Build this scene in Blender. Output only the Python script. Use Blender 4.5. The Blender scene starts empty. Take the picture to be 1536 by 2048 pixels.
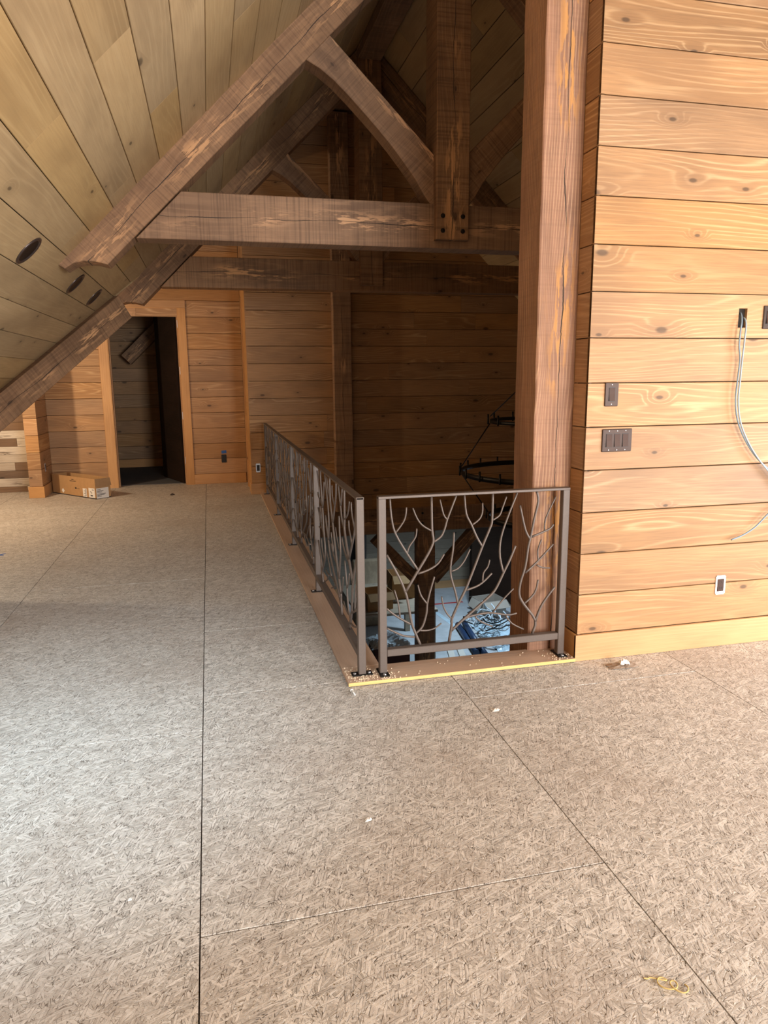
import bpy, bmesh, math, random
from mathutils import Vector, Matrix
random.seed(7)
scene = bpy.context.scene
C = scene.collection
V = Vector
R2 = math.sqrt(.5)

# ---------------------------------------------------------------- camera
CAMH = 1.49
YAW, PIT, ROL = math.radians(13.595), math.radians(10.7575), math.radians(-0.5154)
fw = V((math.sin(YAW)*math.cos(PIT), math.cos(YAW)*math.cos(PIT), -math.sin(PIT)))
r0 = V((math.cos(YAW), -math.sin(YAW), 0)); u0 = r0.cross(fw)
rt = math.cos(ROL)*r0 + math.sin(ROL)*u0
up = -math.sin(ROL)*r0 + math.cos(ROL)*u0
cam = bpy.data.objects.new('camera', bpy.data.cameras.new('camera'))
cam.data.sensor_fit = 'HORIZONTAL'; cam.data.sensor_width = 36
cam.data.lens = 36*1422.2/1536; cam.data.clip_start = .05
M = Matrix((rt, up, -fw)).transposed().to_4x4(); M.translation = (0, 0, CAMH)
cam.matrix_world = M
C.objects.link(cam); scene.camera = cam

# ---------------------------------------------------------------- world, daylight at assumed windows, fill lights, exposure
scene.view_settings.view_transform = 'Standard'; scene.view_settings.look = 'None'
scene.view_settings.gamma = 1; scene.view_settings.use_curve_mapping = False
scene.view_settings.exposure = 0.0
w = bpy.data.worlds.new('daylight'); scene.world = w; w.use_nodes = True
w.node_tree.nodes['Background'].inputs[0].default_value = (.62, .74, .9, 1)
w.node_tree.nodes['Background'].inputs[1].default_value = 1.0

def area(name, loc, target, sx, sy, power, col, spread=180):
    d = bpy.data.lights.new(name, 'AREA'); d.shape = 'RECTANGLE'; d.size = sx; d.size_y = sy
    d.energy = power; d.color = col; d.spread = math.radians(spread)
    o = bpy.data.objects.new(name, d); o.location = loc
    o.rotation_euler = (V(target)-V(loc)).to_track_quat('-Z', 'Y').to_euler()
    C.objects.link(o); return o
# daylight through a gable window assumed behind the camera, then two added fill lights
area('assumed_window_daylight', (3.1, -3.45, 1.75), (2.2, 3, .9), 2.9, 2.4, 560, (.99, .985, .97))
area('left_fill_light', (-.84, 1.6, 2.22), (-.95, 3.35, .0), .7, 1.0, 30, (.58, .83, 1), 80)  # added unseen source: cools and brightens the left floor
area('right_fill_light', (5.12, 1.3, .95), (1.8, 2.5, .0), 1.8, 1.0, 170, (.96, .98, 1))  # added unseen source: brightens the floor near the right wall

# ---------------------------------------------------------------- node helpers
class NT:
    def __init__(s, name):
        s.m = bpy.data.materials.new(name); s.m.use_nodes = True
        s.t = s.m.node_tree; s.t.nodes.clear()
        s.out = s.t.nodes.new('ShaderNodeOutputMaterial')
        s.b = s.t.nodes.new('ShaderNodeBsdfPrincipled')
        s.t.links.new(s.b.outputs[0], s.out.inputs[0])
    def n(s, typ, **k):
        q = s.t.nodes.new(typ)
        for a, v in k.items(): setattr(q, a, v)
        return q
    def put(s, sock, v):
        if hasattr(v, 'is_linked') or isinstance(v, bpy.types.NodeSocket): s.t.links.new(v, sock)
        elif isinstance(v, (tuple, list)) and sock.type == 'RGBA' and len(v) == 3: sock.default_value = (*v, 1)
        else: sock.default_value = v
    def math(s, op, a, b=None, c=None, clamp=False):
        q = s.n('ShaderNodeMath', operation=op, use_clamp=clamp)
        for i, v in enumerate((a, b, c)):
            if v is not None: s.put(q.inputs[i], v)
        return q.outputs[0]
    def vm(s, op, a, b):
        q = s.n('ShaderNodeVectorMath', operation=op); s.put(q.inputs[0], a); s.put(q.inputs[1], b); return q.outputs[0]
    def mix(s, f, a, b, mode='MIX'):
        q = s.n('ShaderNodeMix', data_type='RGBA', blend_type=mode)
        s.put(q.inputs[0], f); s.put(q.inputs[6], a); s.put(q.inputs[7], b); return q.outputs[2]
    def ramp(s, f, lo, hi, a=0., b=1.):
        q = s.n('ShaderNodeMapRange', interpolation_type='SMOOTHSTEP')
        s.put(q.inputs[0], f); q.inputs[1].default_value = lo; q.inputs[2].default_value = hi
        q.inputs[3].default_value = a; q.inputs[4].default_value = b; return q.outputs[0]
    def noise(s, v, scale=1., detail=2., rough=.5, dist=0.):
        q = s.n('ShaderNodeTexNoise'); s.put(q.inputs['Vector'], v); q.inputs['Scale'].default_value = scale
        q.inputs['Detail'].default_value = detail; q.inputs['Roughness'].default_value = rough
        q.inputs['Distortion'].default_value = dist; return q.outputs['Fac']
    def vor(s, v, scale=1., dim='3D', feat='F1'):
        q = s.n('ShaderNodeTexVoronoi', voronoi_dimensions=dim, feature=feat); s.put(q.inputs['Vector'], v)
        q.inputs['Scale'].default_value = scale; return q
    def sep(s, v):
        q = s.n('ShaderNodeSeparateXYZ'); s.put(q.inputs[0], v); return q.outputs
    def comb(s, x, y, z):
        q = s.n('ShaderNodeCombineXYZ')
        for i, v in enumerate((x, y, z)): s.put(q.inputs[i], v)
        return q.outputs[0]
    def bump(s, h, strength=.3, dist=.002):
        q = s.n('ShaderNodeBump'); q.inputs['Strength'].default_value = strength
        q.inputs['Distance'].default_value = dist; s.put(q.inputs['Height'], h)
        s.t.links.new(q.outputs[0], s.b.inputs['Normal'])
    def col(s, v): s.put(s.b.inputs['Base Color'], v)
    def set(s, rough=.5, metal=0., spec=.5):
        s.put(s.b.inputs['Roughness'], rough); s.put(s.b.inputs['Metallic'], metal)
        s.b.inputs['Specular IOR Level'].default_value = spec; return s.m

def wood(name, dark, mid, light, N=24., gl=.55, knots=.55, var=.22, rough=.6, saw=0., crack=False, worn=0., wornc=None, fine=.35, bump=.25, lowx=.38, lowy=3.5, gp=4., K=38., spec=.5):
    """wood with its length along local X"""
    s = NT(name)
    O = s.n('ShaderNodeTexCoord').outputs['Object']
    rnd = s.n('ShaderNodeObjectInfo').outputs['Random']
    off = s.comb(s.math('MULTIPLY', rnd, 37.), s.math('MULTIPLY', rnd, 91.), s.math('MULTIPLY', rnd, 53.))
    p = s.vm('ADD', O, off)
    px, py, pz = s.sep(p)[:]
    ox, oy, oz = s.sep(O)[:]
    low = s.noise(s.vm('MULTIPLY', p, (lowx, lowy, lowy)), 1., 2., .45)
    k = s.vor(s.vm('MULTIPLY', p, (2.3, 5.0, 0.)), 1., '2D')
    kd = k.outputs['Distance']; kr, kg, kb = s.sep(k.outputs['Color'])[:]; kd = s.math('MULTIPLY', kd, s.math('MULTIPLY_ADD', kb, 1.3, .65))
    pres = s.math('LESS_THAN', kr, knots)
    kmask = s.math('MULTIPLY', pres, s.ramp(kd, .035, .085, 1., 0.))
    halo = s.math('MULTIPLY', pres, s.ramp(kd, .05, .36, 1., 0.))
    ring = s.math('ADD', s.math('MULTIPLY_ADD', s.math('ADD', py, pz), K, s.math('MULTIPLY', low, N)), s.math('MULTIPLY', halo, s.math('MULTIPLY_ADD', kg, 2.4, .4)))
    ring = s.math('ADD', ring, s.math('MULTIPLY', s.noise(s.vm('MULTIPLY', p, (4., 60., 60.)), 1., 1.), .35))
    g = s.math('MULTIPLY_ADD', s.math('SINE', s.math('MULTIPLY', ring, 6.2832)), .5, .5)
    g = s.math('POWER', g, gp)
    area_ = s.ramp(s.noise(s.vm('MULTIPLY', p, (.9, 3., 3.)), 1., 1.), .35, .65)
    g = s.math('MULTIPLY', g, s.math('MULTIPLY_ADD', area_, .8, .2))
    fn = s.noise(s.vm('MULTIPLY', p, (5., 150., 150.)), 1., 3., .6)
    tone = s.noise(s.vm('MULTIPLY', p, (1.1, 3.2, 3.2)), 1., 3., .55)
    c = s.mix(s.ramp(tone, .38, .72, 0., .62), mid, dark)
    c = s.mix(s.math('MULTIPLY', g, gl), c, light)
    c = s.mix(s.math('MULTIPLY', s.ramp(fn, .42, .7), fine), c, dark)
    c = s.mix(s.math('MULTIPLY', halo, .35), c, dark)
    c = s.mix(s.math('MULTIPLY', kmask, .8), c, tuple(x*.35 for x in dark))
    h = s.math('ADD', s.math('MULTIPLY', g, .6), s.math('MULTIPLY', fn, .5))
    if saw:
        sm = s.noise(s.vm('MULTIPLY', p, (75., 1.6, 1.6)), 1., 3., .6)
        sm2 = s.noise(s.vm('MULTIPLY', p, (14., .8, .8)), 1., 2., .5)
        c = s.mix(s.math('MULTIPLY', s.ramp(sm, .45, .68), saw), c, tuple(x*.55 for x in dark))
        c = s.mix(s.math('MULTIPLY', s.ramp(sm2, .45, .65), saw*.5), c, dark)
        h = s.math('ADD', h, s.math('MULTIPLY', sm, .6))
    wig = s.math('MULTIPLY_ADD', s.noise(s.vm('MULTIPLY', p, (1.3, 0., 0.)), 1., 3., .55), .10, -.05)
    dist = s.math('ABSOLUTE', s.math('SUBTRACT', oy, wig))
    if worn:
        wm = s.ramp(s.noise(s.vm('MULTIPLY', p, (5.5, 34., 34.)), 1., 4., .6), .50, .58)
        wm = s.math('MULTIPLY', wm, s.ramp(dist, .012, .085, 1., .10))
        wm = s.math('MULTIPLY', wm, s.ramp(s.noise(s.vm('MULTIPLY', p, (1.7, 2.5, 2.5)), 1., 1.), .40, .60))
        c = s.mix(s.math('MULTIPLY', wm, worn), c, wornc)
    if crack:
        cw = s.math('MULTIPLY_ADD', s.noise(s.vm('MULTIPLY', p, (2.2, 0., 0.)), 1., 2.), .012, -.0042)
        jag = s.math('MULTIPLY_ADD', s.noise(s.vm('MULTIPLY', p, (40., 0., 0.)), 1., 2.), .006, -.003)
        cm = s.math('LESS_THAN', s.math('ABSOLUTE', s.math('SUBTRACT', s.math('ADD', oy, jag), wig)), cw)
        c = s.mix(s.math('MULTIPLY', cm, .92), c, (.012, .008, .006))
        h = s.math('SUBTRACT', h, s.math('MULTIPLY', cm, 3.))
    val = s.math('MULTIPLY_ADD', s.math('FRACT', s.math('MULTIPLY', rnd, 7.31)), var*2, 1-var)
    hs = s.n('ShaderNodeHueSaturation'); s.put(hs.inputs['Value'], val); s.put(hs.inputs['Color'], c)
    s.put(hs.inputs['Saturation'], s.math('MULTIPLY_ADD', s.math('FRACT', s.math('MULTIPLY', rnd, 3.77)), .16, .92))
    s.col(hs.outputs[0]); s.bump(h, bump, .003)
    return s.set(rough, 0., spec)

def plain(name, c, rough=.5, metal=0., nz=0., scale=30., var=0., bump=0.):
    s = NT(name); O = s.n('ShaderNodeTexCoord').outputs['Object']
    f = s.noise(O, scale, 4., .6)
    cc = s.mix(s.ramp(f, .35, .7, 0., nz), c, tuple(x*.45 for x in c))
    s.col(cc)
    if bump: s.bump(f, bump, .004)
    return s.set(rough, metal)

MT = {}
MT['wall'] = wood('cedar_wall_board', (.215, .113, .052), (.43, .23, .098), (.70, .455, .235), N=20, gl=.55, gp=5., knots=.34, var=.12, rough=.6, fine=.38)
MT['ceil'] = wood('cedar_ceiling_board', (.28, .18, .085), (.48, .325, .16), (.60, .43, .23), N=12, gl=.3, knots=.2, var=.10, rough=.65, fine=.22, K=25.)
MT['beam'] = wood('rough_sawn_dark_timber', (.115, .058, .029), (.31, .170, .088), (.48, .275, .145), N=14, gl=.32, knots=.16, var=.06, rough=.7,
                  saw=.42, crack=True, worn=.9, wornc=(.66, .36, .17), bump=.5, fine=.12, K=18.)
MT['post'] = wood('weathered_red_timber', (.12, .06, .038), (.42, .235, .155), (.66, .43, .28), N=16, gl=.7, knots=.14, var=.03, rough=.7,
                  saw=.10, crack=True, worn=.85, wornc=(.68, .35, .13), bump=.6, fine=.3, K=70.)
MT['trim'] = wood('fir_trim', (.34, .165, .06), (.57, .305, .12), (.65, .39, .18), N=9, gl=.3, knots=.06, var=.07, rough=.5, fine=.2)
MT['sill'] = wood('stained_sill', (.34, .21, .14), (.54, .365, .255), (.60, .43, .31), N=8, gl=.25, knots=.05, var=.05, rough=.45, fine=.2)
MT['raw'] = wood('raw_sill_edge', (.62, .36, .10), (.80, .53, .19), (.85, .62, .28), N=8, gl=.3, knots=.0, var=.02, rough=.6)
MT['recl_w'] = wood('white_reclaimed_board', (.30, .23, .17), (.62, .55, .45), (.72, .66, .56), N=10, gl=.3, knots=.5, var=.10, rough=.8, worn=.85, wornc=(.10, .065, .04), fine=.5)
MT['recl_b'] = wood('brown_reclaimed_board', (.09, .055, .035), (.20, .125, .075), (.30, .21, .14), N=14, gl=.4, knots=.4, var=.22, rough=.8)
MT['lower'] = wood('grey_lower_board', (.22, .17, .12), (.36, .29, .21), (.46, .38, .29), N=16, gl=.4, knots=.6, var=.1, rough=.7)
MT['dark'] = plain('dark_backing', (.02, .014, .01), .9)
MT['slab'] = plain('subfloor', (.10, .07, .05), .9)
MT['metal'] = plain('bronze_powder_coat', (.14, .11, .094), .5, .25, .15, 120.)
MT['iron'] = plain('black_iron', (.025, .022, .02), .45, .7)
MT['steel'] = plain('zinc_steel', (.55, .56, .58), .35, .9)
MT['plate'] = plain('dark_bronze_plate', (.085, .062, .055), .28, .55)
MT['rocker'] = plain('brown_rocker', (.055, .025, .018), .25)
MT['white'] = plain('white_plastic', (.82, .81, .78), .5)
MT['black'] = plain('black_plastic', (.012, .012, .013), .5)
MT['card'] = plain('cardboard', (.46, .27, .12), .85, 0, .15, 20.)
MT['cardin'] = plain('cardboard_inside', (.38, .235, .12), .9, 0, .2, 20.)
MT['paper'] = plain('label_paper', (.78, .76, .72), .7)
MT['ink'] = plain('print_ink', (.03, .025, .025), .7)
MT['cable'] = plain('grey_blue_cable', (.20, .27, .33), .5)
MT['concrete'] = plain('pale_concrete', (.48, .50, .52), .7, 0, .35, 3.)
MT['tape_red'] = plain('red_tape', (.55, .03, .03), .5)
MT['tape_blue'] = plain('blue_tape', (.03, .12, .42), .6)
MT['shade_dark_wood'] = wood('shade_dark_board', (.010, .006, .004), (.022, .012, .008), (.03, .018, .012), N=10, gl=.3, var=.15, rough=.9, spec=.08)  # near-black: lower wall's shade put into the colour, shared by the door leaf
MT['navy'] = plain('navy_roll', (.02, .045, .11), .4, 0, .3, 12.)
MT['film'] = plain('clear_film', (.62, .70, .76), .18, 0, .35, 14., bump=.8)
MT['tarp'] = plain('pale_blue_sheet', (.55, .70, .80), .35, 0, .35, 6., bump=.8)
MT['tan'] = plain('crumpled_tan_paper', (.42, .31, .20), .8, 0, .6, 9., bump=.8)
MT['reddark'] = plain('dark_red_crate', (.10, .035, .03), .6, 0, .3, 8.)
MT['chip'] = plain('sawdust', (.75, .62, .45), .8)

def osb():
    s = NT('osb_sheet')
    O = s.n('ShaderNodeTexCoord').outputs['Object']
    rnd = s.n('ShaderNodeObjectInfo').outputs['Random']
    p = s.vm('ADD', O, s.comb(s.math('MULTIPLY', rnd, 71.), s.math('MULTIPLY', rnd, 43.), 0.))
    wrp = s.n('ShaderNodeTexNoise'); s.put(wrp.inputs['Vector'], p); wrp.inputs['Scale'].default_value = 14.
    wv = s.vm('MULTIPLY', s.vm('SUBTRACT', wrp.outputs['Color'], (.5, .5, .5)), (.016, .016, .0))
    p = s.vm('ADD', p, wv)
    sh = s.noise(p, 90., 3., .65)
    c = s.mix(s.ramp(sh, .3, .7), (.36, .328, .292), (.59, .55, .50)); h = 0.
    rg = random.Random(5)
    for i in range(8):
        ang = (12, 70, -38, 112, 41, -72, 158, -14, 55)[i]; sx = rg.uniform(13, 18) if i < 8 else 6.5; sy = (rg.uniform(72, 110) if i < 5 else rg.uniform(110, 175)) if i < 8 else 34.
        thr = .44+.05*i if i < 8 else .94
        q = s.n('ShaderNodeVectorRotate', rotation_type='Z_AXIS'); s.put(q.inputs['Vector'], p); q.inputs['Angle'].default_value = math.radians(ang)
        v = s.vor(s.vm('MULTIPLY', s.vm('ADD', q.outputs[0], (i*3.7, i*1.3, 0)), (sx, sy, 1)), 1., '2D')
        cr, cg, cb = s.sep(v.outputs['Color'])[:]
        d = v.outputs['Distance']
        on = s.math('GREATER_THAN', cr, thr)
        m = s.math('MULTIPLY', on, s.ramp(d, .42, .50, 1., 0.))
        fib = s.noise(s.vm('MULTIPLY', q.outputs[0], (30., 420., 1.)), 1., 2.)
        tone = s.math('ADD', s.math('MULTIPLY', cg, .75), s.math('MULTIPLY', fib, .3))
        fc = s.mix(tone, (.31, .275, .24), (.86, .815, .76))
        c = s.mix(s.math('MULTIPLY', m, .72), c, fc)
        rim = s.math('MULTIPLY', on, s.math('MULTIPLY', s.ramp(d, .40, .47), s.ramp(d, .50, .56, 1., 0.)))
        c = s.mix(s.math('MULTIPLY', rim, .72), c, (.10, .08, .062) if i % 2 else (.74, .69, .62))  # flake edges: shadow and catch-light put into the colour, alternating by layer
        hh = s.math('MULTIPLY', m, s.math('ADD', s.math('MULTIPLY', cb, .7), .1+.1*i))
        h = hh if i == 0 else s.math('MAXIMUM', h, hh)
    big = s.noise(p, 1.3, 4., .6)
    c = s.mix(s.ramp(big, .42, .72, 0., .36), c, (.38, .305, .25))
    c = s.mix(s.ramp(s.noise(p, 260., 2.), .58, .78, 0., .4), c, (.25, .19, .15))
    s.col(c); s.bump(s.math('ADD', h, s.math('MULTIPLY', sh, .35)), 1., .004)
    return s.set(.55, 0., .4)
MT['osb'] = osb()

# ---------------------------------------------------------------- mesh helpers
def link(name, me, mat, parent=None, mw=None):
    o = bpy.data.objects.new(name, me)
    if mat is not None:
        ms = mat if isinstance(mat, (list, tuple)) else [mat]
        if not me.materials:
            for m_ in ms: me.materials.append(MT[m_] if isinstance(m_, str) else m_)
    C.objects.link(o)
    if mw is not None: o.matrix_world = mw
    if parent is not None:
        o.parent = parent; o.matrix_parent_inverse = PW[parent.name].inverted() if parent.name in PW else Matrix()
    PW[o.name] = (mw.copy() if mw is not None else Matrix())
    return o
PW = {}
def empty(name, loc=(0, 0, 0), rz=0.):
    o = bpy.data.objects.new(name, None); C.objects.link(o)
    o.empty_display_size = .1
    mw = Matrix.Translation(loc) @ Matrix.Rotation(rz, 4, 'Z'); o.matrix_world = mw; PW[o.name] = mw
    return o
def tag(o, label, cat=None, group=None, kind=None):
    o['label'] = label
    if cat: o['category'] = cat
    if group: o['group'] = group
    if kind: o['kind'] = kind
    return o
def frame(p0, X, Y):
    X = V(X).normalized(); Y = V(Y).normalized(); Z = X.cross(Y)
    m = Matrix((X, Y, Z)).transposed().to_4x4(); m.translation = p0; return m
def mesh(verts, faces, name='m', smooth=False):
    me = bpy.data.meshes.new(name); me.from_pydata(verts, [], faces); me.update()
    if smooth:
        for f in me.polygons: f.use_smooth = True
    return me
_bc = {}
def board(name, p0, X, Y, L, W, T, mat, parent, ch=.0025, L1=None, S1=0.):
    """plank: length along X (0..L at y=0, S1..L1 at y=W), width along Y, front face at z=0"""
    L1 = L if L1 is None else L1
    key = (round(L, 3), round(L1, 3), round(S1, 3), round(W, 4), round(T, 3), ch, str(mat))
    me = _bc.get(key)
    if me is None:
        pr = [(0, -ch), (ch, 0), (W-ch, 0), (W, -ch), (W, -T), (0, -T)]
        vs = []
        for e in (0, 1):
            for y, z in pr:
                f = y/W; x = (S1*f) if e == 0 else (L+(L1-L)*f)
                vs.append((x, y, z))
        fs = [(i, i+6, (i+1) % 6+6, (i+1) % 6) for i in range(6)] + [(0, 1, 2, 3, 4, 5), (11, 10, 9, 8, 7, 6)]
        fs = [tuple(reversed(f)) for f in fs]
        me = mesh(vs, fs, name); _bc[key] = me
    return link(name, me, mat, parent, frame(p0, X, Y))
def boxmesh(bm, a, b):
    vs = [bm.verts.new((x, y, z)) for x in (a[0], b[0]) for y in (a[1], b[1]) for z in (a[2], b[2])]
    for f in ((0, 1, 3, 2), (4, 6, 7, 5), (0, 4, 5, 1), (2, 3, 7, 6), (0, 2, 6, 4), (1, 5, 7, 3)):
        bm.faces.new([vs[i] for i in f])
def boxes(name, lst, mat, parent=None, bev=0., mw=None):
    bm = bmesh.new()
    for a, b in lst: boxmesh(bm, a, b)
    if bev: bmesh.ops.bevel(bm, geom=bm.edges[:], offset=bev, segments=1, affect='EDGES', clamp_overlap=True)
    bmesh.ops.recalc_face_normals(bm, faces=bm.faces[:])
    me = bpy.data.meshes.new(name); bm.to_mesh(me); bm.free()
    return link(name, me, mat, parent, mw)
def boxc(name, c, size, mat, parent=None, bev=.002, rz=0., X=None, Y=None):
    """box with its own centred local frame"""
    h = [s/2 for s in size]
    mw = frame(c, X, Y) if X is not None else Matrix.Translation(c) @ Matrix.Rotation(rz, 4, 'Z')
    return boxes(name, [((-h[0], -h[1], -h[2]), (h[0], h[1], h[2]))], mat, parent, bev, mw)
def timber(name, a, b, w, d, mat, parent=None, Y=(0, 0, 1), jit=.0018, ch=.006, seg=.16):
    """squared timber from a to b; w along Y, d along the third axis; slightly uneven arrises"""
    a = V(a); b = V(b); L = (b-a).length; X = (b-a).normalized()
    Y = V(Y); Y = (Y-X*Y.dot(X)).normalized()
    n = max(2, int(L/seg)); pr = []
    for sy, sz in ((-1, -1), (1, -1), (1, 1), (-1, 1)):
        y, z = sy*w/2, sz*d/2
        pr += [(y, z-sz*ch), (y-sy*ch, z)]
    rng = random.Random(hash((round(a.x, 2), round(b.z, 2), round(L, 2))) & 0xffff)
    cen = sorted(pr, key=lambda q: math.atan2(q[1], q[0]))
    vs = []
    for i in range(n+1):
        x = -L/2+L*i/n
        for y, z in cen: vs.append((x, y+rng.uniform(-jit, jit), z+rng.uniform(-jit, jit)))
    fs = []
    for i in range(n):
        for j in range(8):
            fs.append((i*8+j, i*8+(j+1) % 8, (i+1)*8+(j+1) % 8, (i+1)*8+j))
    fs = [tuple(reversed(f)) for f in fs]
    fs += [tuple(range(8)), tuple(range(n*8+7, n*8-1, -1))]
    me = mesh(vs, fs, name); bm = bmesh.new(); bm.from_mesh(me); bmesh.ops.recalc_face_normals(bm, faces=bm.faces[:]); bm.to_mesh(me); bm.free()
    return link(name, me, mat, parent, frame((a+b)/2, X, Y))
def prism(name, pts, T, mw, mat, parent=None, bev=.004):
    bm = bmesh.new()
    f = bm.faces.new([bm.verts.new((x, y, -T/2)) for x, y in pts])
    r = bmesh.ops.extrude_face_region(bm, geom=[f])
    for v in r['geom']:
        if isinstance(v, bmesh.types.BMVert): v.co.z += T
    bmesh.ops.recalc_face_normals(bm, faces=bm.faces[:])
    if bev: bmesh.ops.bevel(bm, geom=[e for e in bm.edges if abs(e.verts[0].co.z-e.verts[1].co.z) < 1e-6], offset=bev, segments=1, affect='EDGES', clamp_overlap=True)
    me = bpy.data.meshes.new(name); bm.to_mesh(me); bm.free()
    return link(name, me, mat, parent, mw)
def smoothpath(pts, sub=4):
    P = [V(p) for p in pts]
    if len(P) < 3: return P
    out = []
    for i in range(len(P)-1):
        a = P[max(i-1, 0)]; b = P[i]; c = P[i+1]; d = P[min(i+2, len(P)-1)]
        for k in range(sub):
            t = k/sub
            out.append(.5*((2*b)+(-a+c)*t+(2*a-5*b+4*c-d)*t*t+(-a+3*b-3*c+d)*t*t*t))
    out.append(P[-1]); return out
def tubemesh(paths, sides=8, name='tube', caps=True, closed=False):
    """paths: list of (points, radius or radii)"""
    vs = []; fs = []
    for pts, rad in paths:
        P = [V(p) for p in pts]; n = len(P); base = len(vs)
        rr = rad if isinstance(rad, (list, tuple)) else [rad]*n
        t0 = (P[1]-P[0]).normalized(); nn = t0.orthogonal().normalized()
        for i in range(n):
            if closed: t = (P[(i+1) % n]-P[i-1]).normalized()
            else: t = (P[min(i+1, n-1)]-P[max(i-1, 0)]).normalized()
            nn = (nn-t*nn.dot(t)).normalized(); bb = t.cross(nn)
            for j in range(sides):
                an = 2*math.pi*j/sides
                vs.append(P[i]+(nn*math.cos(an)+bb*math.sin(an))*rr[i])
        for i in range(n if closed else n-1):
            k = (i+1) % n
            for j in range(sides):
                fs.append((base+i*sides+j, base+i*sides+(j+1) % sides, base+k*sides+(j+1) % sides, base+k*sides+j))
        if caps and not closed:
            fs.append(tuple(base+j for j in reversed(range(sides)))); fs.append(tuple(base+(n-1)*sides+j for j in range(sides)))
    me = mesh(vs, fs, name)
    for f in me.polygons: f.use_smooth = len(f.vertices) == 4
    return me
def tube(name, pts, rad, mat, parent=None, sides=8, mw=None, closed=False):
    return link(name, tubemesh([(pts, rad)], sides, name, closed=closed), mat, parent, mw)
def disc(name, c, nrm, r, t, mat, parent=None, sides=16, dome=0.):
    q = V(nrm).to_track_quat('Z', 'Y').to_matrix().to_4x4(); q.translation = c
    vs = [(r*math.cos(2*math.pi*i/sides), r*math.sin(2*math.pi*i/sides), 0) for i in range(sides)]
    vs += [(x*.86, y*.86, t) for x, y, _ in vs] + [(0, 0, t+dome)]
    fs = [(i, (i+1) % sides, sides+(i+1) % sides, sides+i) for i in range(sides)] + [(sides+i, sides+(i+1) % sides, 2*sides) for i in range(sides)] + [tuple(reversed(range(sides)))]
    return link(name, mesh(vs, fs, name), mat, parent, q)

# ================================================================= SETTING
ZL = lambda k: .1437+.2178*k           # board courses run at one level through all walls
GAP = .0045
BT = .018
CL = 3.12                              # left slope: z = x + CL
RX = 1.765                             # ridge line
CR = CL+2*RX                           # right slope: z = CR - x
VAL = 8.40                             # valley: y = x + VAL, dormer slope z = y - VAL + CL
def structure(o, label): return tag(o, label, kind='structure')

# ---- upper floor: subfloor slab carrying OSB sheets
floor = boxes('floor', [((-5, -3.6, -.33), (.76, 9.42, -.02)), ((.76, -3.6, -.33), (5.7, 3.365, -.02)), ((-5, 9.42, -.33), (5.7, 13.4, -.02))], 'slab')
structure(floor, 'upper loft floor of grey-brown oriented strand board sheets')
def sheet(x0, x1, y0, y1):
    g = .0020
    board('osb_panel', (x0+g, y0+g, 0), (1, 0, 0), (0, 1, 0), x1-x0-2*g, y1-y0-2*g, .019, 'osb', floor, ch=.0015)
for i in range(-4, 4):
    x0 = -.10+1.22*i; x1 = x0+1.22
    y = 1.755-2.44*3 if i % 2 == 0 else 2.943-2.44*3
    while y < 13.3:
        ya, yb = max(y, -3.58), min(y+2.44, 13.3); y += 2.44
        if yb-ya < .05: continue
        xa, xb = max(x0, -4.95), min(x1, 5.6)
        if xb <= xa: continue
        def cut(xa, xb, ya, yb):
            if xb > .66 and yb > 3.28 and ya < 9.42:      # open well
                if ya < 3.28: sheet(xa, xb, ya, 3.28)
                if xa < .60: sheet(xa, .66, max(ya, 3.28), min(yb, 9.42))
                if yb > 9.47: sheet(xa, xb, 9.42, yb)
            else: sheet(xa, xb, ya, yb)
        cut(xa, xb, ya, yb)
boxes('carpet', [((-2.1, 10.62, .001), (.3, 12.8, .006))], plain('closet_carpet', (.10, .10, .11), .95, 0, .4, 200.), floor)

# ---- right wall (faces the camera)
WY = 3.225; WX = 1.822
wr = boxes('wall_right', [((WX+BT, WY+BT, 0), (5.25, WY+.135, 4.75))], 'dark')
structure(wr, 'bright cedar plank wall on the right beside the tall post')
def board_hole(name, x0, x1, z0, z1, y, h, mat, parent):
    a, b, c, d = h
    W = z1-z0
    return boxes(name, [((0, 0, -BT), (a-x0, W, 0)), ((b-x0, 0, -BT), (x1-x0, W, 0)), ((a-x0, d-z0, -BT), (b-x0, W, 0)), ((a-x0, 0, -BT), (b-x0, c-z0, 0))], mat, parent, 0, frame((x0, y, z0), (1, 0, 0), (0, 0, 1)))
HOLE = (2.656, 2.706, 1.722, 1.818)
for k in range(0, 21):
    z0 = ZL(k)+GAP/2; z1 = ZL(k+1)-GAP/2
    xe = min(5.2, CR-z1-.05)
    if k == 7: board_hole('wall_board', WX, xe, z0, z1, WY, HOLE, 'wall', wr)
    elif xe > WX+.1: board('wall_board', (WX, WY, z0), (1, 0, 0), (0, 0, 1), xe-WX, z1-z0, BT, 'wall', wr)
    board('return_board', (WX, WY+.14, z0), (0, -1, 0), (0, 0, 1), .1395, z1-z0, BT, 'wall', wr)
boxes('wall_box', [((2.652, 3.275, 1.718), (2.710, 3.285, 1.822)), ((2.652, 3.226, 1.718), (2.6555, 3.275, 1.822)), ((2.7065, 3.226, 1.718), (2.710, 3.275, 1.822)), ((2.656, 3.226, 1.8185), (2.7065, 3.275, 1.822)), ((2.656, 3.226, 1.718), (2.7065, 3.275, 1.7215))], 'black', wr)
bb = boxes('baseboard_right', [((0, 0, -.016), (3.4, .1435, 0))], 'trim', None, .0015, frame((1.806, 3.209, .001), (1, 0, 0), (0, 0, 1)))
structure(bb, 'orange fir baseboard along the foot of the right plank wall')
boxes('baseboard_return', [((0, 0, -.0155), (.155, .1435, 0))], 'trim', bb, .0015, frame((1.806, 3.365, .001), (0, -1, 0), (0, 0, 1)))

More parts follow.
